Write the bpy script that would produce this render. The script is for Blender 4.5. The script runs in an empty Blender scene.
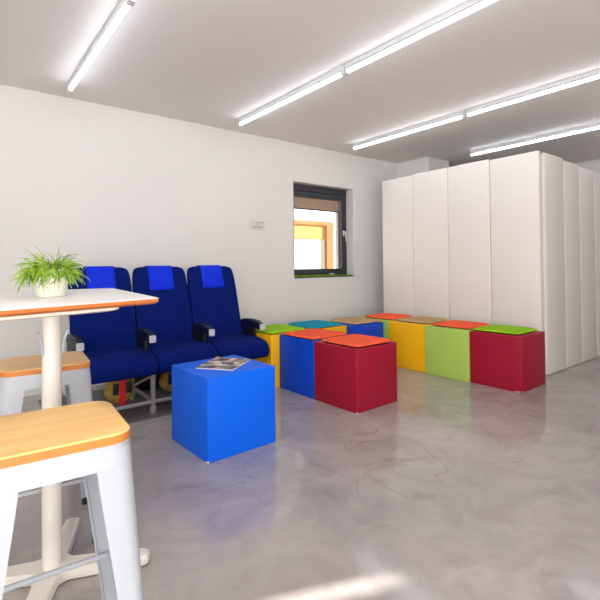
import bpy, bmesh, math, random
from mathutils import Vector, Matrix
random.seed(7)
PI = math.pi
scene = bpy.context.scene
COL = scene.collection

# ------------------------------------------------------------------ camera
F_PX, CX, CY = 448.79, 300.0, 257.5
YAW, PITCH, ROLL, CAM_H = 0.9072, 0.0155, -0.0094, 1.0498
fw = Vector((math.cos(YAW)*math.cos(PITCH), math.sin(YAW)*math.cos(PITCH), math.sin(PITCH)))
rt = Vector((math.sin(YAW), -math.cos(YAW), 0.0))
up = rt.cross(fw)
c_, s_ = math.cos(ROLL), math.sin(ROLL)
rt, up = c_*rt + s_*up, -s_*rt + c_*up
cam_data = bpy.data.cameras.new('camera')
cam = bpy.data.objects.new('camera', cam_data); COL.objects.link(cam)
cam.matrix_world = Matrix(((rt.x, up.x, -fw.x, 0.0), (rt.y, up.y, -fw.y, 0.0),
                           (rt.z, up.z, -fw.z, CAM_H), (0, 0, 0, 1)))
cam_data.sensor_fit = 'HORIZONTAL'; cam_data.sensor_width = 36.0
cam_data.lens = F_PX/600*36.0
cam_data.shift_x = (300-CX)/600; cam_data.shift_y = (CY-300)/600
cam_data.clip_start = 0.02; cam_data.clip_end = 200
scene.camera = cam

# ------------------------------------------------------------------ world, sun, daylight fill, exposure
world = bpy.data.worlds.new('world'); scene.world = world; world.use_nodes = True
bg = world.node_tree.nodes['Background']
bg.inputs['Color'].default_value = (0.80, 0.90, 1.0, 1); bg.inputs['Strength'].default_value = 1.1

SUN_EL = math.radians(19.0)
SUN_DIR = Vector((-0.93*math.cos(SUN_EL), 0.367*math.cos(SUN_EL), -math.sin(SUN_EL)))
sd = bpy.data.lights.new('sun', 'SUN'); sun = bpy.data.objects.new('sun', sd); COL.objects.link(sun)
sd.energy = 18; sd.angle = math.radians(0.5); sd.color = (1.0, 0.93, 0.84)
sun.rotation_euler = SUN_DIR.to_track_quat('-Z', 'Y').to_euler(); sun.location = (12, -6, 6)

def area(name, loc, direction, sx, sy, power, color):
    d = bpy.data.lights.new(name, 'AREA'); o = bpy.data.objects.new(name, d); COL.objects.link(o)
    d.shape = 'RECTANGLE'; d.size = sx; d.size_y = sy; d.energy = power; d.color = color
    o.location = loc; o.rotation_euler = Vector(direction).to_track_quat('-Z', 'Y').to_euler()
    return o
area('daylight_fill_front', (-0.7, -2.93, 1.25), (0, 1, 1.0), 2.4, 2.1, 105, (1.0, 0.985, 0.955))  # added fill lamp in an unseen opening, tilted up to brighten the ceiling
area('daylight_fill_side', (-2.13, -1.5, 1.25), (1, 0, 0.9), 2.2, 2.1, 75, (1.0, 0.985, 0.955))  # second added fill, unseen side opening, also aimed upward

TUBE_EMIT = 10.5
vs = scene.view_settings
vs.view_transform = 'Standard'; vs.look = 'None'; vs.gamma = 1.0; vs.use_curve_mapping = False
vs.exposure = 0.50

# ------------------------------------------------------------------ materials
def lin(c):
    return tuple(((x/255)/12.92 if x/255 <= 0.04045 else (((x/255)+0.055)/1.055)**2.4) for x in c)

def mat(name, rgb, rough=0.5, metal=0.0, var=0.06, scale=6.0, bump=0.0, bscale=60.0, spec=0.5, coat=0.0, sheen=0.0):
    m = bpy.data.materials.new(name); m.use_nodes = True
    nt = m.node_tree; N = nt.nodes; L = nt.links
    b = N['Principled BSDF']
    b.inputs['Roughness'].default_value = rough; b.inputs['Metallic'].default_value = metal
    b.inputs['Specular IOR Level'].default_value = spec
    b.inputs['Coat Weight'].default_value = coat
    b.inputs['Sheen Weight'].default_value = sheen
    tc = N.new('ShaderNodeTexCoord')
    nz = N.new('ShaderNodeTexNoise'); nz.inputs['Scale'].default_value = scale; nz.inputs['Detail'].default_value = 5
    L.new(tc.outputs['Object'], nz.inputs['Vector'])
    rp = N.new('ShaderNodeValToRGB')
    c = lin(rgb)
    rp.color_ramp.elements[0].position = 0.3; rp.color_ramp.elements[1].position = 0.7
    rp.color_ramp.elements[0].color = tuple(x*(1-var) for x in c)+(1,)
    rp.color_ramp.elements[1].color = tuple(min(1, x*(1+var)) for x in c)+(1,)
    L.new(nz.outputs['Fac'], rp.inputs['Fac']); L.new(rp.outputs['Color'], b.inputs['Base Color'])
    if bump:
        n2 = N.new('ShaderNodeTexNoise'); n2.inputs['Scale'].default_value = bscale; n2.inputs['Detail'].default_value = 3
        bp = N.new('ShaderNodeBump'); bp.inputs['Strength'].default_value = bump; bp.inputs['Distance'].default_value = 0.004
        L.new(tc.outputs['Object'], n2.inputs['Vector']); L.new(n2.outputs['Fac'], bp.inputs['Height'])
        L.new(bp.outputs['Normal'], b.inputs['Normal'])
    return m

def wood_mat(name, a, bcol, rough=0.4, axis_scale=(2.0, 22.0, 22.0)):
    m = bpy.data.materials.new(name); m.use_nodes = True
    nt = m.node_tree; N = nt.nodes; L = nt.links; b = N['Principled BSDF']
    b.inputs['Roughness'].default_value = rough
    tc = N.new('ShaderNodeTexCoord'); mp = N.new('ShaderNodeMapping'); mp.inputs['Scale'].default_value = axis_scale
    nz = N.new('ShaderNodeTexNoise'); nz.inputs['Scale'].default_value = 1.6; nz.inputs['Detail'].default_value = 6
    nz.inputs['Distortion'].default_value = 0.6
    rp = N.new('ShaderNodeValToRGB')
    rp.color_ramp.elements[0].position = 0.3; rp.color_ramp.elements[1].position = 0.72
    rp.color_ramp.elements[0].color = lin(a)+(1,); rp.color_ramp.elements[1].color = lin(bcol)+(1,)
    L.new(tc.outputs['Object'], mp.inputs['Vector']); L.new(mp.outputs['Vector'], nz.inputs['Vector'])
    L.new(nz.outputs['Fac'], rp.inputs['Fac']); L.new(rp.outputs['Color'], b.inputs['Base Color'])
    return m

def floor_mat():
    m = bpy.data.materials.new('polished_concrete'); m.use_nodes = True
    nt = m.node_tree; N = nt.nodes; L = nt.links; b = N['Principled BSDF']
    tc = N.new('ShaderNodeTexCoord')
    def noise(scale, detail, dist, rough=0.55):
        n = N.new('ShaderNodeTexNoise'); n.inputs['Scale'].default_value = scale
        n.inputs['Detail'].default_value = detail; n.inputs['Distortion'].default_value = dist
        n.inputs['Roughness'].default_value = rough
        L.new(tc.outputs['Object'], n.inputs['Vector']); return n
    big = noise(0.9, 4, 0.8); mid = noise(3.4, 8, 1.3, 0.62)
    r1 = N.new('ShaderNodeValToRGB'); e = r1.color_ramp.elements
    e[0].position = 0.32; e[1].position = 0.68
    e[0].color = lin((150, 143, 143))+(1,); e[1].color = lin((190, 182, 179))+(1,)
    mixf = N.new('ShaderNodeMath'); mixf.operation = 'ADD'
    h1 = N.new('ShaderNodeMath'); h1.operation = 'MULTIPLY'; h1.inputs[1].default_value = 0.5
    h2 = N.new('ShaderNodeMath'); h2.operation = 'MULTIPLY'; h2.inputs[1].default_value = 0.5
    L.new(big.outputs['Fac'], h1.inputs[0]); L.new(mid.outputs['Fac'], h2.inputs[0])
    L.new(h1.outputs[0], mixf.inputs[0]); L.new(h2.outputs[0], mixf.inputs[1])
    L.new(mixf.outputs[0], r1.inputs['Fac'])
    # trowel marks: broken thin ridges of a distorted noise, fading in and out
    vn = noise(2.6, 2, 1.1, 0.45); vm = noise(1.1, 2, 0.5)
    sub = N.new('ShaderNodeMath'); sub.operation = 'SUBTRACT'; sub.inputs[1].default_value = 0.5
    ab = N.new('ShaderNodeMath'); ab.operation = 'ABSOLUTE'
    m0 = N.new('ShaderNodeMapRange'); m0.inputs['From Min'].default_value = 0.0; m0.inputs['From Max'].default_value = 0.016
    m0.inputs['To Min'].default_value = 0.44; m0.inputs['To Max'].default_value = 0.0
    m1 = N.new('ShaderNodeMapRange'); m1.inputs['From Min'].default_value = 0.36; m1.inputs['From Max'].default_value = 0.58
    mr = N.new('ShaderNodeMath'); mr.operation = 'MULTIPLY'
    L.new(vn.outputs['Fac'], sub.inputs[0]); L.new(sub.outputs[0], ab.inputs[0]); L.new(ab.outputs[0], m0.inputs['Value'])
    L.new(vm.outputs['Fac'], m1.inputs['Value'])
    L.new(m0.outputs['Result'], mr.inputs[0]); L.new(m1.outputs['Result'], mr.inputs[1])
    mx = N.new('ShaderNodeMix'); mx.data_type = 'RGBA'
    mx.inputs['B'].default_value = lin((136, 127, 126))+(1,)
    L.new(mr.outputs[0], mx.inputs['Factor']); L.new(r1.outputs['Color'], mx.inputs['A'])
    L.new(mx.outputs['Result'], b.inputs['Base Color'])
    rr = N.new('ShaderNodeMapRange'); rr.inputs['From Min'].default_value = 0.3; rr.inputs['From Max'].default_value = 0.7
    rr.inputs['To Min'].default_value = 0.10; rr.inputs['To Max'].default_value = 0.17
    L.new(mid.outputs['Fac'], rr.inputs['Value']); L.new(rr.outputs['Result'], b.inputs['Roughness'])
    bp = N.new('ShaderNodeBump'); bp.inputs['Strength'].default_value = 0.035; bp.inputs['Distance'].default_value = 0.01
    L.new(mid.outputs['Fac'], bp.inputs['Height']); L.new(bp.outputs['Normal'], b.inputs['Normal'])
    b.inputs['Specular IOR Level'].default_value = 0.75
    return m

def emit_mat(name, rgb, strength):
    m = bpy.data.materials.new(name); m.use_nodes = True
    b = m.node_tree.nodes['Principled BSDF']
    b.inputs['Base Color'].default_value = (0.9, 0.9, 0.9, 1)
    b.inputs['Emission Color'].default_value = rgb+(1,); b.inputs['Emission Strength'].default_value = strength
    return m

def glass_mat():
    m = bpy.data.materials.new('window_glass'); m.use_nodes = True
    nt = m.node_tree; N = nt.nodes; L = nt.links
    for n in list(N):
        if n.type == 'BSDF_PRINCIPLED': N.remove(n)
    out = [n for n in N if n.type == 'OUTPUT_MATERIAL'][0]
    t = N.new('ShaderNodeBsdfTransparent'); t.inputs['Color'].default_value = (0.95, 0.97, 0.96, 1)
    g = N.new('ShaderNodeBsdfGlossy'); g.inputs['Roughness'].default_value = 0.02
    fr = N.new('ShaderNodeFresnel'); fr.inputs['IOR'].default_value = 1.45
    mx = N.new('ShaderNodeMixShader')
    L.new(fr.outputs[0], mx.inputs[0]); L.new(t.outputs[0], mx.inputs[1]); L.new(g.outputs[0], mx.inputs[2])
    L.new(mx.outputs[0], out.inputs['Surface'])
    return m

def magazine_mat():
    m = bpy.data.materials.new('printed_cover'); m.use_nodes = True
    nt = m.node_tree; N = nt.nodes; L = nt.links; b = N['Principled BSDF']
    b.inputs['Roughness'].default_value = 0.3
    tc = N.new('ShaderNodeTexCoord'); v = N.new('ShaderNodeTexVoronoi'); v.inputs['Scale'].default_value = 22
    L.new(tc.outputs['Object'], v.inputs['Vector'])
    sp = N.new('ShaderNodeSeparateColor'); L.new(v.outputs['Color'], sp.inputs['Color'])
    rp = N.new('ShaderNodeValToRGB'); rp.color_ramp.interpolation = 'CONSTANT'
    cols = [(205, 190, 170), (60, 55, 60), (150, 90, 60), (225, 215, 200), (70, 110, 110), (185, 150, 105), (40, 60, 80), (130, 140, 120)]
    rp.color_ramp.elements[0].color = lin(cols[0])+(1,); rp.color_ramp.elements[1].position = 0.9
    rp.color_ramp.elements[1].color = lin(cols[1])+(1,)
    for i, c in enumerate(cols[2:]):
        el = rp.color_ramp.elements.new(0.15+0.12*i); el.color = lin(c)+(1,)
    L.new(sp.outputs[0], rp.inputs['Fac']); L.new(rp.outputs['Color'], b.inputs['Base Color'])
    return m

M = dict(
    wall=mat('white_wall_paint', (235, 233, 230), 0.75, var=0.012, scale=1.5, bump=0.05, bscale=90),
    ceil=mat('ceiling_paint', (240, 233, 229), 0.85, var=0.012, scale=1.2),
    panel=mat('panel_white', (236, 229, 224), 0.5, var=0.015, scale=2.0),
    panel_shaded=mat('panel_white_shaded', (226, 219, 215), 0.6, var=0.02, scale=2.0),  # panel white toned down, shade of the side face put into the colour
    floor=floor_mat(),
    anthracite=mat('anthracite_aluminium', (52, 53, 60), 0.4, var=0.04),
    blind=mat('blind_fabric', (176, 150, 128), 0.9, var=0.05, scale=30),
    white_metal=mat('white_powder_coat', (184, 188, 196), 0.35, var=0.01),
    cream_metal=mat('cream_powder_coat', (236, 230, 220), 0.35, var=0.01),
    white_lam=mat('white_laminate', (232, 230, 230), 0.3, var=0.01),
    seat_wood=wood_mat('pale_wood', (246, 196, 118), (255, 218, 146)),
    ply=mat('plywood_edge', (202, 114, 50), 0.5, var=0.12, scale=30),
    seat_edge=mat('seat_wood_edge', (214, 130, 58), 0.5, var=0.1, scale=20),
    navy=mat('navy_fabric', (4, 27, 104), 0.9, var=0.15, scale=25, bump=0.25, bscale=220, spec=0.12),
    royal=mat('royal_blue_cover', (8, 48, 222), 0.8, var=0.06, scale=20, bump=0.2, bscale=160, spec=0.25),
    armnavy=mat('dark_navy_plastic', (8, 12, 44), 0.5, var=0.1),
    black=mat('black_plastic', (18, 18, 22), 0.5, var=0.1),
    capgrey=mat('light_grey_plastic', (196, 196, 204), 0.4, var=0.02),
    steel=mat('brushed_steel', (176, 174, 172), 0.35, metal=0.7, var=0.05, scale=20),
    c_blue=mat('bright_blue_vinyl', (0, 104, 244), 0.5, var=0.03, scale=3, bump=0.05, spec=0.3),
    c_blue2=mat('deep_blue_vinyl', (2, 70, 200), 0.5, var=0.05, scale=3, bump=0.05, spec=0.3),
    c_red=mat('crimson_vinyl', (158, 18, 46), 0.5, var=0.05, scale=3, bump=0.05, spec=0.3),
    c_yel=mat('yellow_vinyl', (255, 188, 8), 0.5, var=0.03, scale=3, bump=0.05, spec=0.3),
    c_lime=mat('lime_vinyl', (172, 204, 92), 0.5, var=0.03, scale=3, bump=0.05, spec=0.3),
    p_orange=mat('orange_felt', (248, 96, 62), 0.9, var=0.07, scale=18, bump=0.3, bscale=120, spec=0.2),
    p_green=mat('green_felt', (144, 194, 24), 0.9, var=0.07, scale=18, bump=0.3, bscale=120, spec=0.2),
    p_teal=mat('teal_felt', (8, 148, 178), 0.9, var=0.07, scale=18, bump=0.3, bscale=120, spec=0.2),
    p_tan=mat('tan_felt', (184, 156, 112), 0.9, var=0.1, scale=18, bump=0.3, bscale=120, spec=0.2),
    p_under=mat('dark_underside', (70, 34, 36), 0.9, var=0.05),
    pot=mat('cream_ceramic', (238, 234, 214), 0.35, var=0.05, scale=60, bump=0.2, bscale=70),
    soil=mat('potting_soil', (66, 48, 34), 0.95, var=0.3, scale=60, bump=0.5),
    leaf=mat('leaf_green', (146, 178, 40), 0.5, var=0.45, scale=45),
    leaf_dark=mat('leaf_dark_green', (70, 120, 34), 0.5, var=0.35, scale=45),
    facade=mat('white_render', (246, 240, 232), 0.9, var=0.02),
    orange=mat('orange_paint', (180, 98, 36), 0.8, var=0.03),
    yellowish=mat('yellow_paint', (186, 138, 62), 0.8, var=0.03),
    shutter=mat('pale_shutter', (205, 201, 182), 0.7, var=0.03),
    ground=mat('paving', (170, 165, 158), 0.9, var=0.1),
    red_strap=mat('red_webbing', (214, 30, 40), 0.8, var=0.05),
    vest=mat('ochre_fabric', (164, 130, 52), 0.85, var=0.15, scale=20, bump=0.3),
    tag=mat('turquoise_plastic', (10, 140, 150), 0.4, var=0.05),
    paper=mat('white_paper', (238, 236, 230), 0.6, var=0.02),
    sign=mat('sign_film', (226, 222, 218), 0.5, var=0.01),
    ink=mat('grey_ink', (164, 158, 155), 0.6, var=0.05),
    moss=mat('turf_green', (116, 150, 36), 0.9, var=0.4, scale=60),
    stone=mat('pale_grey_stone', (170, 168, 162), 0.8, var=0.2, scale=40),
    sill=mat('dark_sill', (44, 42, 40), 0.6, var=0.1),
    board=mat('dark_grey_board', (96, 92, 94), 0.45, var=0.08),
    glass=glass_mat(),
    tube=emit_mat('lit_tube', (0.82, 0.91, 1.0), TUBE_EMIT),
    batten=mat('white_batten', (214, 214, 218), 0.4, var=0.01),
    mag=magazine_mat(),
)

# ------------------------------------------------------------------ mesh helpers
def link_mesh(name, bm, m, parent=None, smooth=False, loc=None):
    me = bpy.data.meshes.new(name)
    bmesh.ops.recalc_face_normals(bm, faces=bm.faces)
    bm.to_mesh(me); bm.free()
    for x in (m if isinstance(m, (list, tuple)) else [m]): me.materials.append(x)
    o = bpy.data.objects.new(name, me); COL.objects.link(o)
    if smooth:
        for p in me.polygons: p.use_smooth = True
        try: me.set_sharp_from_angle(angle=math.radians(40))
        except Exception: pass
    if loc: o.location = loc
    if parent: o.parent = parent
    return o

def tag(o, label, cat, group=None):
    o['label'] = label; o['category'] = cat
    if group: o['group'] = group
    return o

def thing(name, label, cat, loc=(0, 0, 0), rotz=0.0, group=None):
    o = bpy.data.objects.new(name, None); COL.objects.link(o)
    o.empty_display_size = 0.1; o.location = loc; o.rotation_euler = (0, 0, rotz)
    return tag(o, label, cat, group)

def struct(o):
    o['kind'] = 'structure'; return o

def box_into(bm, lo, hi, bevel=0.0, seg=2, mtx=None):
    r = bmesh.ops.create_cube(bm, size=1.0); vs_ = r['verts']
    for v in vs_:
        v.co = Vector((lo[i]+(v.co[i]+0.5)*(hi[i]-lo[i]) for i in range(3)))
    if bevel:
        es = list({e for v in vs_ for e in v.link_edges})
        nb = bmesh.ops.bevel(bm, geom=es, offset=bevel, segments=seg, affect='EDGES', profile=0.5)
        vs_ = list({v for f in nb['faces'] for v in f.verts} | {v for v in vs_ if v.is_valid})
    if mtx is not None:
        bmesh.ops.transform(bm, matrix=mtx, verts=vs_)
    return vs_

def box(name, lo, hi, m, parent=None, bevel=0.0, seg=2):
    bm = bmesh.new(); box_into(bm, lo, hi, bevel, seg)
    return link_mesh(name, bm, m, parent, smooth=bevel > 0)

def tube_into(bm, pts, r, n=10, radii=None, caps=True):
    pts = [Vector(p) for p in pts]; rings = []
    prev = None
    for i, p in enumerate(pts):
        d = (pts[min(i+1, len(pts)-1)]-pts[max(i-1, 0)]).normalized()
        if prev is None:
            a = Vector((0, 0, 1)) if abs(d.z) < 0.9 else Vector((1, 0, 0))
            u = d.cross(a).normalized()
        else:
            u = (prev - d*prev.dot(d)).normalized()
        prev = u; w = d.cross(u)
        rr = radii[i] if radii else r
        rings.append([bm.verts.new(p+rr*(math.cos(2*PI*k/n)*u+math.sin(2*PI*k/n)*w)) for k in range(n)])
    for a, b in zip(rings, rings[1:]):
        for k in range(n):
            bm.faces.new((a[k], a[(k+1) % n], b[(k+1) % n], b[k]))
    if caps:
        bm.faces.new(rings[0][::-1]); bm.faces.new(rings[-1])

def loft_into(bm, rings, closed_caps=True):
    vr = [[bm.verts.new(p) for p in r] for r in rings]; n = len(vr[0])
    for a, b in zip(vr, vr[1:]):
        for k in range(n):
            bm.faces.new((a[k], a[(k+1) % n], b[(k+1) % n], b[k]))
    if closed_caps:
        bm.faces.new(vr[0][::-1]); bm.faces.new(vr[-1])
    return vr

def rrect(hx, hy, r, n=6):
    pts = []
    for cx, cy, a0 in ((hx-r, hy-r, 0), (-hx+r, hy-r, PI/2), (-hx+r, -hy+r, PI), (hx-r, -hy+r, 1.5*PI)):
        for k in range(n+1):
            a = a0+PI/2*k/n
            pts.append((cx+r*math.cos(a), cy+r*math.sin(a)))
    return pts

def lathe_into(bm, prof, n=32, c=(0, 0)):
    rings = [[Vector((c[0]+r*math.cos(2*PI*k/n), c[1]+r*math.sin(2*PI*k/n), z)) for k in range(n)] for r, z in prof]
    return loft_into(bm, rings)

def dup(o, parent=None):
    c = o.copy(); COL.objects.link(c)
    if parent is not None: c.parent = parent
    for ch in [x for x in COL.objects if x.parent == o]:
        dup(ch, c)
    return c

# ------------------------------------------------------------------ setting
HC = 2.5056; WY = 4.256; WX = 7.3; LX = -2.2; FY = -3.0
bm = bmesh.new(); box_into(bm, (LX-0.2, FY-0.2, -0.1), (WX+0.2, WY+0.35, 0.0))
struct(link_mesh('floor', bm, M['floor']))
bm = bmesh.new(); box_into(bm, (LX-0.2, FY-0.2, HC), (WX+0.2, WY+0.35, HC+0.12))
struct(link_mesh('ceiling', bm, M['ceil']))
# photo's left wall, with the window opening
OX0, OX1, OZ0, OZ1 = 3.236, 4.230, 0.886, 2.045
bm = bmesh.new()
Y0, Y1 = WY, WY+0.35
box_into(bm, (LX, Y0, 0), (OX0, Y1, HC)); box_into(bm, (OX1, Y0, 0), (WX, Y1, HC))
box_into(bm, (OX0, Y0, 0), (OX1, Y1, OZ0)); box_into(bm, (OX0, Y0, OZ1), (OX1, Y1, HC))
struct(link_mesh('wall_left', bm, M['wall']))
# far wall (behind the partition); unseen slit added to shape the sun patch on the floor
SL0, SL1, SZ0, SZ1 = -1.470, -1.385, 2.275, 2.44
bm = bmesh.new(); X0, X1 = WX, WX+0.06
box_into(bm, (X0, SL1, 0), (X1, WY, HC)); box_into(bm, (X0, FY, 0), (X1, SL0, HC))
box_into(bm, (X0, SL0, 0), (X1, SL1, SZ0)); box_into(bm, (X0, SL0, SZ1), (X1, SL1, HC))
struct(link_mesh('wall_back', bm, M['wall']))
bm = bmesh.new()
box_into(bm, (LX, FY-0.2, 0), (-1.9, FY, HC)); box_into(bm, (0.5, FY-0.2, 0), (WX, FY, HC))
box_into(bm, (-1.9, FY-0.2, 2.35), (0.5, FY, HC)); box_into(bm, (-1.9, FY-0.2, 0), (0.5, FY, 0.15))
struct(link_mesh('wall_front', bm, M['wall']))
bm = bmesh.new(); box_into(bm, (LX-0.2, FY, 0), (LX, -2.6, HC)); box_into(bm, (LX-0.2, -0.4, 0), (LX, WY, HC))
box_into(bm, (LX-0.2, -2.6, 2.35), (LX, -0.4, HC)); box_into(bm, (LX-0.2, -2.6, 0), (LX, -0.4, 0.15)); struct(link_mesh('wall_right', bm, M['wall']))
# boxed column where the left wall meets the far end
struct(box('trim_1', (5.15, 3.715, 0.0), (5.62, WY, HC), M['wall']))

# ground and the house across the lane, seen through the window
struct(box('ground', (-25, -25, -0.35), (30, 30, -0.12), M['ground']))
nb = thing('neighbouring_house', 'white rendered house across the lane with orange window surround, seen through the window', 'building', (6.0, 7.5, -0.12))
def nbox(name, lo, hi, m, bev=0.0):
    o = box(name, (lo[0]-6.0, lo[1]-7.5, lo[2]+0.12), (hi[0]-6.0, hi[1]-7.5, hi[2]+0.12), m, nb, bev); return o
nbox('facade', (1.0, 7.52, -0.12), (13.0, 8.4, 4.2), M['facade'])
bm = bmesh.new()
for lo, hi in (((6.56, 7.42, -0.12), (6.76, 7.55, 1.985)), ((4.7, 7.42, -0.12), (4.9, 7.55, 1.985)), ((4.9, 7.42, 1.90), (6.56, 7.55, 1.985))):
    box_into(bm, (lo[0]-6, lo[1]-7.5, lo[2]+.12), (hi[0]-6, hi[1]-7.5, hi[2]+.12))
link_mesh('window_surround', bm, M['orange'], nb)
nbox('lintel_panel', (4.9, 7.46, 1.6), (6.56, 7.53, 1.90), M['yellowish'])
bm = bmesh.new()
for k in range(12):
    x = 4.9+k*0.138
    box_into(bm, (x-6, 7.475-7.5, 0.0), (x+0.134-6, 7.52-7.5, 1.72), 0.004, 1)
link_mesh('shutter', bm, M['shutter'], nb)

# window 1 in the left wall
w1 = bpy.data.objects.new('window_1', None); COL.objects.link(w1); struct(w1)
w1.location = (OX0, 4.383, OZ0)
def wbox(name, lo, hi, m, par=w1, bev=0.004):
    return box(name, tuple(a-b for a, b in zip(lo, w1.location)), tuple(a-b for a, b in zip(hi, w1.location)), m, par, bev, 1)
bm = bmesh.new()
for lo, hi in (((OX0, 4.383, OZ0), (OX0+0.05, 4.46, OZ1)), ((OX1-0.05, 4.383, OZ0), (OX1, 4.46, OZ1)),
               ((OX0+.05, 4.383, OZ0), (OX1-.05, 4.46, OZ0+0.05)), ((OX0+.05, 4.383, 1.93), (OX1-.05, 4.46, OZ1))):
    box_into(bm, tuple(a-b for a, b in zip(lo, w1.location)), tuple(a-b for a, b in zip(hi, w1.location)), 0.004, 1)
link_mesh('frame', bm, M['anthracite'], w1)
wbox('shutter_box', (OX0+.01, 4.368, 1.965), (OX1-.01, 4.39, OZ1-.004), M['anthracite'])
sx0, sx1, sz0, sz1 = OX0+.045, OX1-.045, OZ0+.045, 1.945
bm = bmesh.new()
for lo, hi in (((sx0, 4.372, sz0), (sx0+0.055, 4.45, sz1)), ((sx1-0.055, 4.372, sz0), (sx1, 4.45, sz1)),
               ((sx0+.055, 4.372, sz0), (sx1-.055, 4.45, sz0+0.06)), ((sx0+.055, 4.372, sz1-.055), (sx1-.055, 4.45, sz1))):
    box_into(bm, tuple(a-b for a, b in zip(lo, w1.location)), tuple(a-b for a, b in zip(hi, w1.location)), 0.004, 1)
sash = link_mesh('sash', bm, M['anthracite'], w1)
wbox('glass', (sx0+.04, 4.415, sz0+.045), (sx1-.04, 4.421, sz1-.04), M['glass'], w1, 0)
wbox('guide_rail', (sx1-.092, 4.385, sz0+.06), (sx1-.084, 4.40, 1.89), M['anthracite'], w1, 0)
wbox('blind', (sx0+.06, 4.392, 1.752), (sx1-.06, 4.397, 1.905), M['blind'], w1, 0)
wbox('blind_bottom_bar', (sx0+.06, 4.387, 1.738), (sx1-.06, 4.402, 1.754), M['anthracite'], w1, 0.002)
bm = bmesh.new()
hx = sx1-0.025
P_ = lambda x, y, z: Vector((x, y, z))-Vector(w1.location)
box_into(bm, P_(hx-.014, 4.362, 1.42), P_(hx+.014, 4.373, 1.495), 0.004, 1)
tube_into(bm, [P_(hx, 4.366, 1.47), P_(hx, 4.33, 1.47)], 0.009, 10)
tube_into(bm, [P_(hx, 4.333, 1.478), P_(hx+.004, 4.326, 1.425), P_(hx+.006, 4.324, 1.35)], 0.009, 10, radii=[.011, .010, .009])
link_mesh('handle', bm, M['white_lam'], w1, True)['label'] = 'white lever handle on the dark sash'
wbox('sill', (OX0+.002, WY-0.012, OZ0+.0), (OX1-.002, 4.372, OZ0+.012), M['sill'], w1, 0.003)

# moss-green strip and a stone lying on the sill
bm = bmesh.new()
for i in range(900):
    x = random.uniform(3.26, 4.19); y = random.uniform(4.262, 4.345)
    h = random.uniform(0.012, 0.030)*(1.0 if x < 3.95 else 0.6); a = random.uniform(0, 2*PI); w = 0.006
    dx, dy = w*math.cos(a), w*math.sin(a); lx, ly = random.uniform(-.012, .012), random.uniform(-.012, .012)
    v = [bm.verts.new(p) for p in ((x-dx, y-dy, .899), (x+dx, y+dy, .899), (x+lx, y+ly, .899+h))]
    bm.faces.new(v)
box_into(bm, (3.25, 4.258, .8985), (4.20, 4.35, .908))
o = link_mesh('turf_strip', bm, M['moss']); tag(o, 'narrow strip of green artificial turf lying along the window sill', 'decoration')
bm = bmesh.new(); bmesh.ops.create_icosphere(bm, subdivisions=2, radius=1.0)
for v in bm.verts: v.co = Vector((v.co.x*.045, v.co.y*.03, v.co.z*.016))*(1+.12*math.sin(7*v.co.x+5*v.co.y))
o = link_mesh('sill_stone', bm, M['stone'], None, True, (3.86, 4.285, .923)); tag(o, 'small pale grey stone on the green strip on the window sill', 'stone')

# small faded notice on the wall
sg = thing('wall_notice', 'small faded white notice with grey lettering on the wall left of the window', 'sign', (2.73, WY, 1.495))
box('plate', (-.10, -.004, -.058), (.10, 0, .052), M['sign'], sg, .001, 1)
bm = bmesh.new()
def scribble(x0, x1, z, h):
    x = x0
    while x < x1:
        w = random.uniform(.004, .009)
        box_into(bm, (x, -.0052, z), (min(x+w, x1), -.0038, z+h*random.choice((1, 1, .75)))); x += w+.0035
scribble(-.02, .075, .026, .012); scribble(-.02, .02, .008, .008); scribble(-.055, .07, -.018, .010); scribble(-.065, .055, -.036, .014)
link_mesh('lettering', bm, M['ink'], sg)

# ------------------------------------------------------------------ ceiling tube lights
ZT = HC-0.07
def tube_light(x, y1, y0, label):
    t = thing('tube_light', label, 'ceiling light', (x, (y0+y1)/2, HC), 0, 'tube lights on the ceiling')
    h = (y1-y0)/2
    bm = bmesh.new(); box_into(bm, (-.018, -h, -.034), (.018, h, 0), .003, 1)
    link_mesh('batten', bm, M['batten'], t, True)
    bm = bmesh.new(); tube_into(bm, [(0, -h+.033, -.052), (0, h-.022, -.052)], .0155, 14)
    bm.normal_update()
    for f in bm.faces:
        if f.normal.z > .30: f.material_index = 1      # aluminium back of the tube
    link_mesh('tube', bm, [M['tube'], M['batten']], t, True)
    for s in (-1, 1):
        bm = bmesh.new(); L2 = .011 if s > 0 else .017; box_into(bm, (-.019, s*(h-L2)-L2, -.073), (.019, s*(h-L2)+L2, -.002), .004, 1)
        link_mesh('end_cap', bm, M['batten'], t, True)
ROWS = [(0.753, 3.900), (2.280, 3.870), (3.872, 3.880), (5.345, 3.215)]
LABELS = {
 (0, 0): 'lit white tube light at upper left of the ceiling, above the blue seats',
 (0, 1): 'lit white tube light continuing the upper left row, out of frame overhead',
 (1, 0): 'lit tube light of the long central row, half ending by the left wall',
 (1, 1): 'lit tube light of the long central row, half running out at the photo top',
 (2, 0): 'lit tube light in the third row, left half ending right of the window',
 (2, 1): 'lit tube light in the third row, half running out at the right edge',
 (3, 0): 'lit tube light in the farthest row, directly above the white partition top',
 (3, 1): 'lit tube light continuing the farthest row, out of frame to the right'}
for i, (x, ys) in enumerate(ROWS):
    for k in range(2):
        y1 = ys-k*1.52
        lab = LABELS[i, k]
        tube_light(x, y1, y1-1.515, lab)

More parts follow.
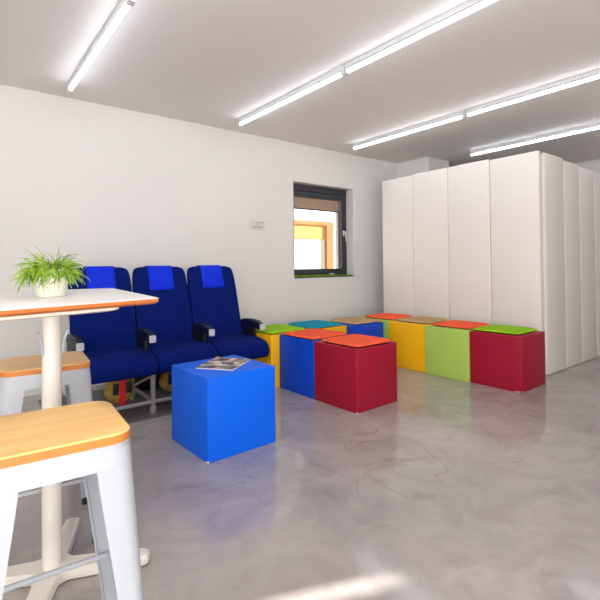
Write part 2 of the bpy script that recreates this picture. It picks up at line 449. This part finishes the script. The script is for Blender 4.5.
# ------------------------------------------------------------------ white partition panels
def panel(lo, hi, m, label, bev=.012):
    c = ((lo[0]+hi[0])/2, (lo[1]+hi[1])/2, 0.0)
    bm = bmesh.new()
    box_into(bm, (lo[0]-c[0], lo[1]-c[1], 0.0), (hi[0]-c[0], hi[1]-c[1], hi[2]), bev, 3)
    o = link_mesh('partition_panel', bm, m, None, True, c)
    tag(o, label, 'partition panel', 'white partition panels'); return o
ys = [3.788, 3.317, 2.847, 2.365, 1.885]
labs = ['tall white partition panel at the left end, nearest the window',
        'tall white partition panel second from the left, behind the yellow cube',
        'tall white partition panel third from the left, behind the lime cube',
        'tall white partition panel at the outer corner, behind the end crimson cube with green cushion']
for k in range(4):
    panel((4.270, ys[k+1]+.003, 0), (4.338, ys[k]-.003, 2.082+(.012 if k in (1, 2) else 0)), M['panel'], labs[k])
xs = [4.345, 4.775, 5.166, 5.582, 6.0]
labs2 = ['white side partition panel next to the corner, first on the right-hand face',
         'white side partition panel second from the corner on the right-hand face',
         'white side partition panel third from the corner, at the right edge of the photo',
         'white side partition panel fourth from the corner, beyond the right edge']
for k in range(4):
    panel((xs[k]+.002, 1.868+.004*k, 0), (xs[k+1]-.002, 1.935+.004*k, (2.078, 2.062, 2.055, 2.05)[k]), M['panel_shaded'], labs2[k], .022)
bm = bmesh.new(); box_into(bm, (-.014, -.010, 0), (.014, .010, .006), .002, 1)
box_into(bm, (-.014, -.012, -.028), (.014, -.009, .006), .001, 1)
o = link_mesh('corner_clip', bm, M['tag'], None, True, (4.322, 1.893, 2.0825))
tag(o, 'tiny turquoise clip on top of the partition corner', 'clip')

# ------------------------------------------------------------------ cubes and cushions
S = 0.45
def cube(name, corner, rot, m, label, chips=()):
    """corner = front bottom corner (nearest); +i right, +j left"""
    t = thing(name, label, 'cube seat', (corner[0], corner[1], 0), rot, 'coloured cube seats')
    bm = bmesh.new(); box_into(bm, (0, 0, 0), (S, S, S), .006, 3)
    link_mesh('body', bm, m, t, True)
    if chips:
        bm = bmesh.new()
        for (x, y, z, r) in chips:
            q = bmesh.ops.create_icosphere(bm, subdivisions=1, radius=r)['verts']
            for v in q: v.co = Vector((v.co.x, v.co.y, v.co.z*1.2))+Vector((x, y, z))
        link_mesh('worn_corner', bm, M['paper'], t, True)['label'] = 'white chips where the colour has worn off'
    return t
G = 0.028
def off(c, a, b):      # step along the cube grid: a cubes in i, b in j
    return (c[0]+math.cos(G)*a*S-math.sin(G)*b*S, c[1]+math.sin(G)*a*S+math.cos(G)*b*S)
A0 = (1.078, 2.184); B0 = (2.247, 2.244); C0 = (3.6205, 1.7553)
cube('cube_seat', A0, 0.036, M['c_blue'], 'bright blue cube in the foreground with a magazine on it, standing alone', [(.006, .006, .008, .008), (.002, .02, .005, .005)])
cube('cube_seat', B0, G, M['c_red'], 'crimson cube at the near end of the middle pair, under an orange cushion', [(.004, .004, .006, .006)])
cube('cube_seat', (2.238, 2.700), 0.02, M['c_blue2'], 'deep blue cube with orange cushion, pressed against the middle crimson cube')
cube('cube_seat', C0, G, M['c_red'], 'crimson cube with green cushion at the free end of the row along the partition', [(-.001, .03, .006, .007), (-.001, .05, .005, .005), (.003, .003, .01, .005)])
c = off(C0, -.035, 1.002); cube('cube_seat', c, G, M['c_lime'], 'lime cube with orange cushion between the yellow and crimson cubes along the partition')
c = off(C0, .02, 2.004); cube('cube_seat', c, G, M['c_yel'], 'yellow cube with tan cushion in the row along the partition')
c = off(C0, .03, 3.05); cube('cube_seat', c, G, M['c_lime'], 'mostly hidden lime cube with orange cushion in the corner by the partition')
cube('cube_seat', (3.055, 3.095), 0.02, M['c_blue2'], 'deep blue cube with tan cushion in the row under the window')
cube('cube_seat', (2.600, 3.160), 0.02, M['c_yel'], 'yellow cube with teal cushion in the row under the window')
cube('cube_seat', (2.147, 3.152), 0.02, M['c_yel'], 'yellow cube with green cushion beside the blue seat at its armrest')

def cushion_mesh(tufts):
    bm = bmesh.new(); n = 24; h = .205; r = .03
    top = []; 
    def edge(u): return u
    def shape(u, v):
        # superellipse-ish square with rounded corners
        x, y = u*h, v*h
        m_ = max(abs(u), abs(v)); q = min(abs(u), abs(v))
        k = 1-.05*(q**6)*(m_**6)
        return x*k, y*k
    grid_t, grid_b = {}, {}
    for i in range(n+1):
        for j in range(n+1):
            u, v = -1+2*i/n, -1+2*j/n
            x, y = shape(u, v)
            e = (1-abs(u)**6)*(1-abs(v)**6); e = max(e, 0)**.5
            z = .011+.020*e
            for a in tufts:
                for b in tufts:
                    d2 = (u-a)**2+(v-b)**2
                    z -= .013*math.exp(-d2/.012)
            grid_t[i, j] = bm.verts.new((x, y, z))
            if 0 < i < n and 0 < j < n: grid_b[i, j] = bm.verts.new((x, y, .011-.010*e))
            else: grid_b[i, j] = grid_t[i, j]
    for i in range(n):
        for j in range(n):
            bm.faces.new((grid_t[i, j], grid_t[i+1, j], grid_t[i+1, j+1], grid_t[i, j+1]))
            q = [grid_b[i, j], grid_b[i, j+1], grid_b[i+1, j+1], grid_b[i+1, j]]
            try: bm.faces.new(q).material_index = 1
            except ValueError: pass
    return bm
def cushion(corner, off_xy, rot, m, label, tufted=True):
    t = thing('seat_cushion', label, 'cushion', (corner[0]+off_xy[0], corner[1]+off_xy[1], S-.0005), rot, 'felt seat cushions')
    link_mesh('pad', cushion_mesh((-.5, 0, .5) if tufted else ()), [m, M['p_under']], t, True)
    return t
CUSH = [  # px-derived centres are world positions
 ((2.472, 2.466), .02, 'p_orange', 'tufted orange cushion on the middle crimson cube'),
 ((2.440, 2.930), .05, 'p_orange', 'tufted orange cushion on the deep blue cube beside the crimson one'),
 ((3.855, 2.010), .03, 'p_green', 'green cushion on the end crimson cube by the partition corner'),
 ((3.850, 2.440), .03, 'p_orange', 'orange cushion on the lime cube between tan and green cushions'),
 ((3.865, 2.900), .03, 'p_tan', 'tan cushion on the yellow cube in front of the partition'),
 ((3.860, 3.350), .03, 'p_orange', 'orange cushion in the far corner on the half-hidden lime cube'),
 ((3.310, 3.322), .03, 'p_tan', 'tan cushion on the deep blue cube under the window'),
 ((2.825, 3.385), .03, 'p_teal', 'teal cushion on the yellow cube, the only teal one'),
 ((2.360, 3.380), .03, 'p_green', 'green cushion on the yellow cube beside the blue seat armrest'),
]
for (p, r, m, lab) in CUSH: cushion(p, (0, 0), r, M[m], lab, m != 'p_green' and m != 'p_teal')

# magazine on the foreground cube
mg = thing('magazine', 'open-faced magazine with colourful cover on the bright blue foreground cube', 'magazine', (1.312, 2.432, S), math.radians(38))
bm = bmesh.new(); box_into(bm, (-.140, -.115, .0), (.140, .115, .006)); link_mesh('pages', bm, M['paper'], mg)
bm = bmesh.new(); n = 12
vv = [[bm.verts.new((-.143+.286*i/n, -.117+.234*j, .0068+.0015*math.sin(PI*i/n)+(.006*max(0, (i-9)/3)**2 if j else 0))) for j in range(2)] for i in range(n+1)]
for i in range(n): bm.faces.new((vv[i][0], vv[i+1][0], vv[i+1][1], vv[i][1]))
o = link_mesh('cover', bm, M['mag'], mg)
sm = o.modifiers.new('thickness', 'SOLIDIFY'); sm.thickness = .0008

# ------------------------------------------------------------------ row of three airline seats
X0S, PT = 0.692, 0.474
row = thing('airline_seat_row', 'row of three joined navy blue airline seats against the left wall', 'seat row', (X0S+1.5*PT, 3.5, 0))
O = Vector(row.location)
def R(x, y, z): return (x-O.x, y-O.y, z)
def seat_cushion(xc):
    bm = bmesh.new(); hw = PT/2-.004
    # profile in y-z swept over x, rounded front edge
    prof = [(3.60, .285), (3.60, .425), (3.50, .424), (3.36, .424), (3.25, .420), (3.185, .410), (3.145, .393), (3.120, .365), (3.110, .335), (3.115, .300), (3.135, .275), (3.17, .268)]
    rings = []
    for fx, ins in ((-1, .014), (-.97, .004), (-.9, 0), (-.3, -.002), (0, -.004), (.3, -.002), (.9, 0), (.97, .004), (1, .014)):
        cy, cz = 3.36, .345
        ring = []
        for y, z in prof:
            d = Vector((y-cy, z-cz)); l = d.length
            d = d*((l-ins)/l); ring.append(R(xc+fx*hw, cy+d.x, cz+d.y+(.006*(1-fx*fx) if z > .4 else 0)))
        rings.append(ring)
    loft_into(bm, rings); return bm
def back_section(t):
    """t 0..1 from bottom to top: centre y, z, half width, depth"""
    z = .385+.650*t; y = 3.545+.165*t+.02*t*t
    return y, z
def backrest(xc):
    bm = bmesh.new(); rings = []
    N_ = 18
    for i in range(N_+1):
        t = i/N_
        y, z = back_section(t)
        hw = PT/2-.003
        if t < .12: hw -= .006*(1-t/.12)
        hw -= .016*max(0, (t-.60)/.40)**2
        th = .105-.035*t
        bulge = .022*math.exp(-((t-.22)/.16)**2)+.014*math.exp(-((t-.85)/.14)**2)
        rr = .030
        if i == N_: hw -= .016; th -= .03
        if i == N_-1: hw -= .004
        zz = z if i < N_ else z+.006
        yo = y if i < N_ else y+.012
        pts = []
        xsn = 14
        for k in range(xsn+1):      # front face, left to right, with side wings
            u = -1+2*k/xsn
            f = bulge*(1-u*u) - (.020*abs(u)**3 if t > .1 else 0)*(1-t*.3) + .034*max(0, abs(u)-.86)/.14
            pts.append((u*hw, yo-f))
        back = [(hw, yo+th*.55), (hw-.02, yo+th), (-(hw-.02), yo+th), (-hw, yo+th*.55)]
        pts += back
        rings.append([R(xc+px, py, zz) for px, py in pts])
    loft_into(bm, rings); return bm
def cover(xc):
    bm = bmesh.new()
    w = .105
    rows_ = []
    T = [.70, .74, .78, .82, .86, .90, .95, .985, 1.0]
    for t in T:
        y, z = back_section(t)
        b = .022*math.exp(-((t-.22)/.16)**2)+.014*math.exp(-((t-.85)/.14)**2)
        rows_.append((y, z, b))
    path = []
    for (y, z, b) in rows_: path.append((y, z, b))
    g = []
    for i, (y, z, b) in enumerate(path):
        r = []
        for k in range(7):
            u = (-1+2*k/6)
            f = b*(1-(u*.5)**2)
            r.append(bm.verts.new(R(xc+u*w, y-f-.006+(.006 if i == len(path)-1 else 0), z+(.003 if i == len(path)-1 else 0))))
        g.append(r)
    y, z, b = path[-1]
    for dy, dz in ((.03, .008), (.058, .006), (.074, -.01), (.090, -.07)):
        g.append([bm.verts.new(R(xc+(-1+2*k/6)*w, y+dy+.006, z+dz)) for k in range(7)])
    for a, b2 in zip(g, g[1:]):
        for k in range(6): bm.faces.new((a[k], a[k+1], b2[k+1], b2[k]))
    return bm
for k in range(3):
    xc = X0S+PT*(k+.5)
    o = link_mesh('seat_pad', seat_cushion(xc), M['navy'], row, True)
    o = link_mesh('backrest', backrest(xc), M['navy'], row, True)
    m_ = o.modifiers.new('soft', 'SUBSURF'); m_.levels = 1; m_.render_levels = 1
    hc = link_mesh('headrest_cover', cover(xc), M['royal'], o, True)
    hc['label'] = 'bright blue headrest cover'
    s2 = hc.modifiers.new('thick', 'SOLIDIFY'); s2.thickness = .003
for k in range(4):
    x = X0S+PT*k
    if k == 3: x += .003
    if k == 0: x -= .01
    bm = bmesh.new()
    rings = []
    for y, z, hw, hh in ((3.60, .515, .016, .020), (3.55, .525, .024, .032), (3.42, .530, .027, .036), (3.32, .525, .027, .035), (3.27, .513, .026, .032), (3.245, .508, .024, .030)):
        rings.append([R(x+px, y, z+pz) for px, pz in rrect(hw, hh, min(hw, hh)*.55, 3)])
    loft_into(bm, rings)
    a = link_mesh('armrest', bm, M['armnavy'], row, True)
    bm = bmesh.new(); box_into(bm, R(x-.024, 3.232, .482), R(x+.024, 3.248, .535), .004, 1)
    link_mesh('end_cap', bm, M['capgrey'], a, True)['label'] = 'light grey end cap'
    bm = bmesh.new(); box_into(bm, R(x-.014, 3.36, .40), R(x+.014, 3.60, .50), .008, 2)
    link_mesh('arm_bracket', bm, M['black'], a, True)
# steel under-frame
for y in (3.24, 3.50):
    bm = bmesh.new(); tube_into(bm, [R(X0S+.03, y, .272), R(X0S+3*PT-.03, y, .272)], .018, 12)
    link_mesh('crossbar', bm, M['steel'], row, True)
for x in (1.14, 1.78):
    for y in (3.165, 3.62):
        bm = bmesh.new(); box_into(bm, R(x-.014, y-.014, .045), R(x+.014, y+.014, .29), .003, 1)
        box_into(bm, R(x-.020, y-.020, .015), R(x+.020, y+.020, .05), .004, 1)
        tube_into(bm, [R(x, y, 0), R(x, y, .018)], .026, 14)
        link_mesh('leg', bm, M['steel'], row, True)
    bm = bmesh.new(); box_into(bm, R(x-.010, 3.179, .075), R(x+.010, 3.606, .10), .003, 1)
    tube_into(bm, [R(x, 3.17, .26), R(x, 3.60, .10)], .010, 8)
    link_mesh('side_brace', bm, M['steel'], row, True)
bm = bmesh.new()
box_into(bm, R(.74, 3.156, .068), R(2.08, 3.174, .092), .003, 1)
link_mesh('front_rail', bm, M['steel'], row, True)

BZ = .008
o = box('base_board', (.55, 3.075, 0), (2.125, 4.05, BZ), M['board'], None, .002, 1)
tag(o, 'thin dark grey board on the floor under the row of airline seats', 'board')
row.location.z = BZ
# life vest bundles tucked under the seats
def vest(x, y, lab):
    t = thing('life_vest_bundle', lab, 'life vest', (x, y, BZ), 0)
    bm = bmesh.new()
    q = bmesh.ops.create_uvsphere(bm, u_segments=20, v_segments=12, radius=1)['verts']
    for v in q:
        v.co = Vector((v.co.x*.105, v.co.y*.07, v.co.z*.105+.14))*1.0
        v.co.x += .008*math.sin(40*v.co.z)
    link_mesh('bag', bm, M['vest'], t, True)
    bm = bmesh.new()
    bm.free()
    for x0, x1 in ((-.066, -.026), (.026, .066)):
        bm = bmesh.new(); box_into(bm, (x0, -.073, .12), (x1, -.058, .20), .006, 2)
        link_mesh('pocket', bm, M['black'], t, True)['label'] = 'dark pocket opening'
    bm = bmesh.new()
    box_into(bm, (-.022, -.082, .015), (.022, -.072, .225), .003, 1)
    link_mesh('strap', bm, M['red_strap'], t, True)['label'] = 'red strap'
    bm = bmesh.new()
    tube_into(bm, [(0, 0, .24), (0, 0, .268)], .012, 8)
    link_mesh('hanger', bm, M['black'], t, True)
vest(.985, 3.42, 'ochre life vest bundle with red strap hanging under the leftmost airline seat')
vest(1.40, 3.44, 'ochre life vest bundle under the middle airline seat, mostly behind the blue cube')
bm = bmesh.new()
box_into(bm, (-.27, -.09, .0), (.27, .09, .20), .04, 3)
o = link_mesh('black_bag', bm, M['black'], None, True, (1.44, 3.86, BZ)); tag(o, 'black bag on the floor behind the airline seat legs', 'bag')

# ------------------------------------------------------------------ bar table
TX, TY, TH = .276, 1.732, .950
tb = thing('bar_table', 'white topped bar table with plywood edge on a single cream column', 'table', (TX, TY, 0))
def rquad(corners, r, inset=0.0, n=6):
    """rounded outline of a four-cornered board, counter-clockwise corners, inset inwards"""
    P = [Vector(c) for c in corners]; out = []; m_ = len(P)
    lines = []
    for k in range(m_):
        a, b = P[k], P[(k+1) % m_]; d = (b-a).normalized(); nrm = Vector((-d.y, d.x))
        lines.append((a+nrm*inset, d))
    Q = []
    for k in range(m_):
        (p, d), (q, e) = lines[k-1], lines[k]
        t_ = ((q.x-p.x)*e.y-(q.y-p.y)*e.x)/(d.x*e.y-d.y*e.x); Q.append(p+d*t_)
    for k in range(m_):
        a, c, b = Q[k-1], Q[k], Q[(k+1) % m_]
        u, v = (a-c).normalized(), (b-c).normalized()
        half = u.angle(v)/2; dist = r/math.tan(half)
        cen = c+(u+v).normalized()*(r/math.sin(half))
        s0, s1 = c+u*dist-cen, c+v*dist-cen
        a0 = math.atan2(s0.y, s0.x); a1 = math.atan2(s1.y, s1.x)
        while a1 < a0: a1 += 2*PI
        for q in range(n+1):
            a_ = a0+(a1-a0)*q/n; out.append((cen.x+r*math.cos(a_), cen.y+r*math.sin(a_)))
    return out
TQ = [(x-TX, y-TY) for x, y in ((-.03, 1.235), (.520, 1.380), (.590, 2.150), (.0, 2.215))]
bm = bmesh.new(); rings = []
for ins, z in ((.0015, TH), (0, TH-.0012), (0, TH-.003)):
    rings.append([Vector((x, y, z)) for x, y in rquad(TQ, .022, ins)])
loft_into(bm, rings); link_mesh('table_top', bm, M['white_lam'], tb, True)
bm = bmesh.new(); rings = []
for ins, z in ((0, TH-.0031), (0, TH-.012), (.010, TH-.019)):
    rings.append([Vector((x, y, z)) for x, y in rquad(TQ, .022, ins)])
loft_into(bm, rings); o = link_mesh('edge_band', bm, M['ply'], tb, True); o['label'] = 'orange plywood edge'
UQ = [(x-TX, y-TY) for x, y in ((.03, 1.275), (.400, 1.372), (.450, 2.08), (.06, 2.12))]
bm = bmesh.new(); rings = []
for ins, z in ((0, TH-.0191), (.002, TH-.028), (.02, TH-.033)):
    rings.append([Vector((x, y, z)) for x, y in rquad(UQ, .03, ins)])
loft_into(bm, rings); link_mesh('under_plate', bm, M['cream_metal'], tb, True)
bm = bmesh.new(); tube_into(bm, [(0, 0, .03), (0, 0, TH-.030)], .0300, 32); col = link_mesh('column', bm, M['cream_metal'], tb, True)
# cross foot with filleted inner corners
bm = bmesh.new(); AL, AW = .315, .031
outline = []
for q in range(4):
    a0 = q*PI/2
    loc = [(.058, -AW-.004), (AL-.02, -AW+.006), (AL-.006, -AW+.010), (AL, 0), (AL-.006, AW-.010), (AL-.02, AW-.006), (.058, AW+.004), (.046, .046)]
    for x, y in loc: outline.append((x*math.cos(a0)-y*math.sin(a0), x*math.sin(a0)+y*math.cos(a0)))
rings = []
for k, (z, f) in enumerate(((.004, .97), (.008, 1.0), (.030, 1.0), (.038, .96))):
    rings.append([Vector((x*f, y*f, z+(.006*(1-min(1, math.hypot(x, y)/AL)) if k >= 2 else 0))) for x, y in outline])
loft_into(bm, rings); o = link_mesh('cross_foot', bm, M['cream_metal'], tb, True); o.rotation_euler = (0, 0, -.42)
ft = o
for q in range(4):
    a = q*PI/2; bm = bmesh.new()
    tube_into(bm, [((AL-.03)*math.cos(a), (AL-.03)*math.sin(a), 0), ((AL-.03)*math.cos(a), (AL-.03)*math.sin(a), .006)], .018, 12)
    link_mesh('foot_pad', bm, M['black'], ft, True)
for ang in (math.radians(208), math.radians(-10)):      # forked coat hooks on the column
    d = Vector((math.cos(ang), math.sin(ang), 0))
    bm = bmesh.new()
    z0 = .770
    tube_into(bm, [d*.031+Vector((0, 0, z0-.012)), d*.035+Vector((0, 0, z0+.02)), d*.043+Vector((0, 0, z0+.042)), d*.050+Vector((0, 0, z0+.062))], .004, 8, radii=[.004, .004, .004, .0052])
    tube_into(bm, [d*.035+Vector((0, 0, z0+.0)), d*.038+Vector((0, 0, z0+.015)), d*.033+Vector((0, 0, z0-.02))], .0032, 8)
    link_mesh('coat_hook', bm, M['white_metal'], tb, True)

# ------------------------------------------------------------------ stools
def make_stool(label, loc, rotz):
    H = .680; hs = .150; hf = .185
    t = thing('metal_stool', label, 'stool', loc, rotz, 'white metal stools')
    bm = bmesh.new(); rings = []
    for ins, z in ((.0, H-.021), (0, H-.003), (.003, H)):
        rings.append([Vector((x, y, z)) for x, y in rrect(hs-ins, hs-ins, .048, 7)])
    vr = loft_into(bm, rings)
    for f in bm.faces:
        if len(f.verts) == 4 and all(v.co.z < H-.001 for v in f.verts): f.material_index = 1
    link_mesh('seat', bm, [M['seat_wood'], M['seat_edge']], t, True)['label'] = 'pale wooden seat'
    # sheet-metal apron skirt
    bm = bmesh.new()
    top = rrect(hs-.003, hs-.003, .046, 7); bot = rrect(hs+.0035, hs+.0035, .046, 7)
    inn = rrect(hs-.004, hs-.004, .042, 7)
    v1 = [bm.verts.new((x, y, H-.0212)) for x, y in top]; v2 = [bm.verts.new((x, y, H-.072)) for x, y in bot]
    v3 = [bm.verts.new((x, y, H-.072)) for x, y in inn]; v4 = [bm.verts.new((x*.98, y*.98, H-.026)) for x, y in inn]
    n = len(v1)
    for a, b in ((v1, v2), (v2, v3), (v3, v4)):
        for k in range(n): bm.faces.new((a[k], a[(k+1) % n], b[(k+1) % n], b[k]))
    bm.faces.new(v1); bm.faces.new(v4[::-1])
    link_mesh('apron', bm, M['white_metal'], t, True)
    # folded corner legs: outer L sheet with rounded fold, wide at the top, tapering to the foot
    for sx, sy in ((1, -1), (1, 1), (-1, 1), (-1, -1)):
        bm = bmesh.new(); rings = []
        for k in range(8):
            f = k/7
            z = (H-.030)*(1-f)+.012*f
            cx = (hs-.001)*(1-f)+hf*f
            w = .083*(1-f)**1.15+.034*f**.8 if f > 0 else .083
            w = max(w, .034)
            r = .040*(1-f)+.012*f; th = .003
            outer = []
            outer.append((cx-w, cx)); 
            for q in range(6):
                a = PI/2*(1-q/5); outer.append((cx-r+r*math.cos(a), cx-r+r*math.sin(a)))
            outer.append((cx, cx-w))
            lip = .010*(1-f)+.006*f
            inner = [(cx-lip-.004, cx-w), (cx-lip-.004, cx-w+.004), (cx-th, cx-w+.006)]
            for q in range(6):
                a = PI/2*(q/5); rr = max(r-th, .002); outer_c = cx-r
                inner.append((outer_c+rr*math.cos(a), outer_c+rr*math.sin(a)))
            inner += [(cx-w+.006, cx-th), (cx-w+.004, cx-lip-.004), (cx-w, cx-lip-.004)]
            rings.append([Vector((sx*x, sy*y, z)) for x, y in outer+inner])
        loft_into(bm, rings)
        lg = link_mesh('leg', bm, M['white_metal'], t, True)
        bm = bmesh.new(); box_into(bm, (sx*(hf-.018)-.018, sy*(hf-.018)-.018, 0), (sx*(hf-.018)+.018, sy*(hf-.018)+.018, .016), .004, 2)
        link_mesh('foot_cap', bm, M['black'], lg, True)
    def at(f): return (hs-.001)*(1-f)+hf*f-.010
    fz = .64; zz = (H-.03)*(1-fz)+.012*fz; e = at(fz)
    for a, b in (((-e, -e), (e, -e)), ((e, -e), (e, e)), ((e, e), (-e, e)), ((-e, e), (-e, -e))):
        d = Vector((b[0]-a[0], b[1]-a[1], 0)).normalized()*.012
        bm = bmesh.new(); tube_into(bm, [Vector((a[0], a[1], zz))+d, Vector((b[0], b[1], zz))-d], .0075, 10)
        link_mesh('footrest_bar', bm, M['white_metal'], t, True)
    e = at(.1)-.006
    for sgn in (1, -1):
        bm = bmesh.new()
        tube_into(bm, [(-e, -sgn*e, H-.085), (-.05, -sgn*.05, H-.05), (.05, sgn*.05, H-.05), (e, sgn*e, H-.085)], .005, 8)
        link_mesh('cross_brace', bm, M['steel'], t, True)
    return t
make_stool('white metal stool with wooden seat in the near left foreground', (.190, 1.190, 0), -.07)
make_stool('white metal stool with wooden seat on the far side of the table column', (.300, 2.030, 0), -.10)

# ------------------------------------------------------------------ potted plant on the table
PX, PY, PZ = .272, 1.715, TH
pl = thing('potted_plant', 'bushy trailing green plant in a cream pot on the bar table', 'plant', (PX, PY, PZ))
bm = bmesh.new()
lathe_into(bm, [(.036, .0), (.0435, .001), (.046, .006), (.056, .084), (.058, .092), (.055, .093), (.052, .086), (.049, .066)], 36)
link_mesh('pot', bm, M['pot'], pl, True)
bm = bmesh.new(); lathe_into(bm, [(.0505, .070), (.0505, .076), (.02, .080)], 24); link_mesh('soil', bm, M['soil'], pl, True)
def stems(n, seed, rmin, rmax, m, up_):
    rnd = random.Random(seed); bm = bmesh.new()
    for i in range(n):
        a = rnd.uniform(0, 2*PI); r0 = rnd.uniform(0, .042)
        p = Vector((r0*math.cos(a), r0*math.sin(a), .076))
        a += rnd.gauss(0, .5)
        L_ = rnd.uniform(rmin, rmax); el = rnd.uniform(.35, 1.35) if rnd.random() < up_ else rnd.uniform(0, .6)
        d = Vector((math.cos(a)*math.cos(el), math.sin(a)*math.cos(el), math.sin(el)))
        pts = [p.copy()]; k = 8
        for s in range(k):
            p = p+d*(L_/k); pts.append(p.copy())
            d = (d+Vector((rnd.gauss(0, .12), rnd.gauss(0, .12), rnd.gauss(-.23, .14)))).normalized()
        for q in pts:
            rad = math.hypot(q.x, q.y)
            lim = .047+.0115*q.z/.072+.004
            if q.z < .095 and rad < lim and q is not pts[0] and q is not pts[1]:
                s = lim/max(rad, 1e-4); q.x *= s; q.y *= s
            q.z = max(q.z, .003)
        tube_into(bm, pts, .0014, 5, radii=[.0012, .0013, .0014, .0014, .0014, .0013, .0012, .0010, .0005])
        if rnd.random() < .55:      # a side twig
            j = rnd.randint(3, 6); q = pts[j]
            e = (pts[j+1]-pts[j]).normalized()+Vector((rnd.gauss(0, .6), rnd.gauss(0, .6), rnd.gauss(0, .5)))
            e.normalize(); tw = [q, q+e*.012, q+e*.024+Vector((0, 0, -.003))]
            if min(v.z for v in tw) > .004: tube_into(bm, tw, .0012, 5, radii=[.0014, .0014, .0006])
    return link_mesh('foliage', bm, m, pl, True)
stems(330, 3, .04, .115, M['leaf'], .72)
stems(110, 5, .04, .105, M['leaf_dark'], .6)
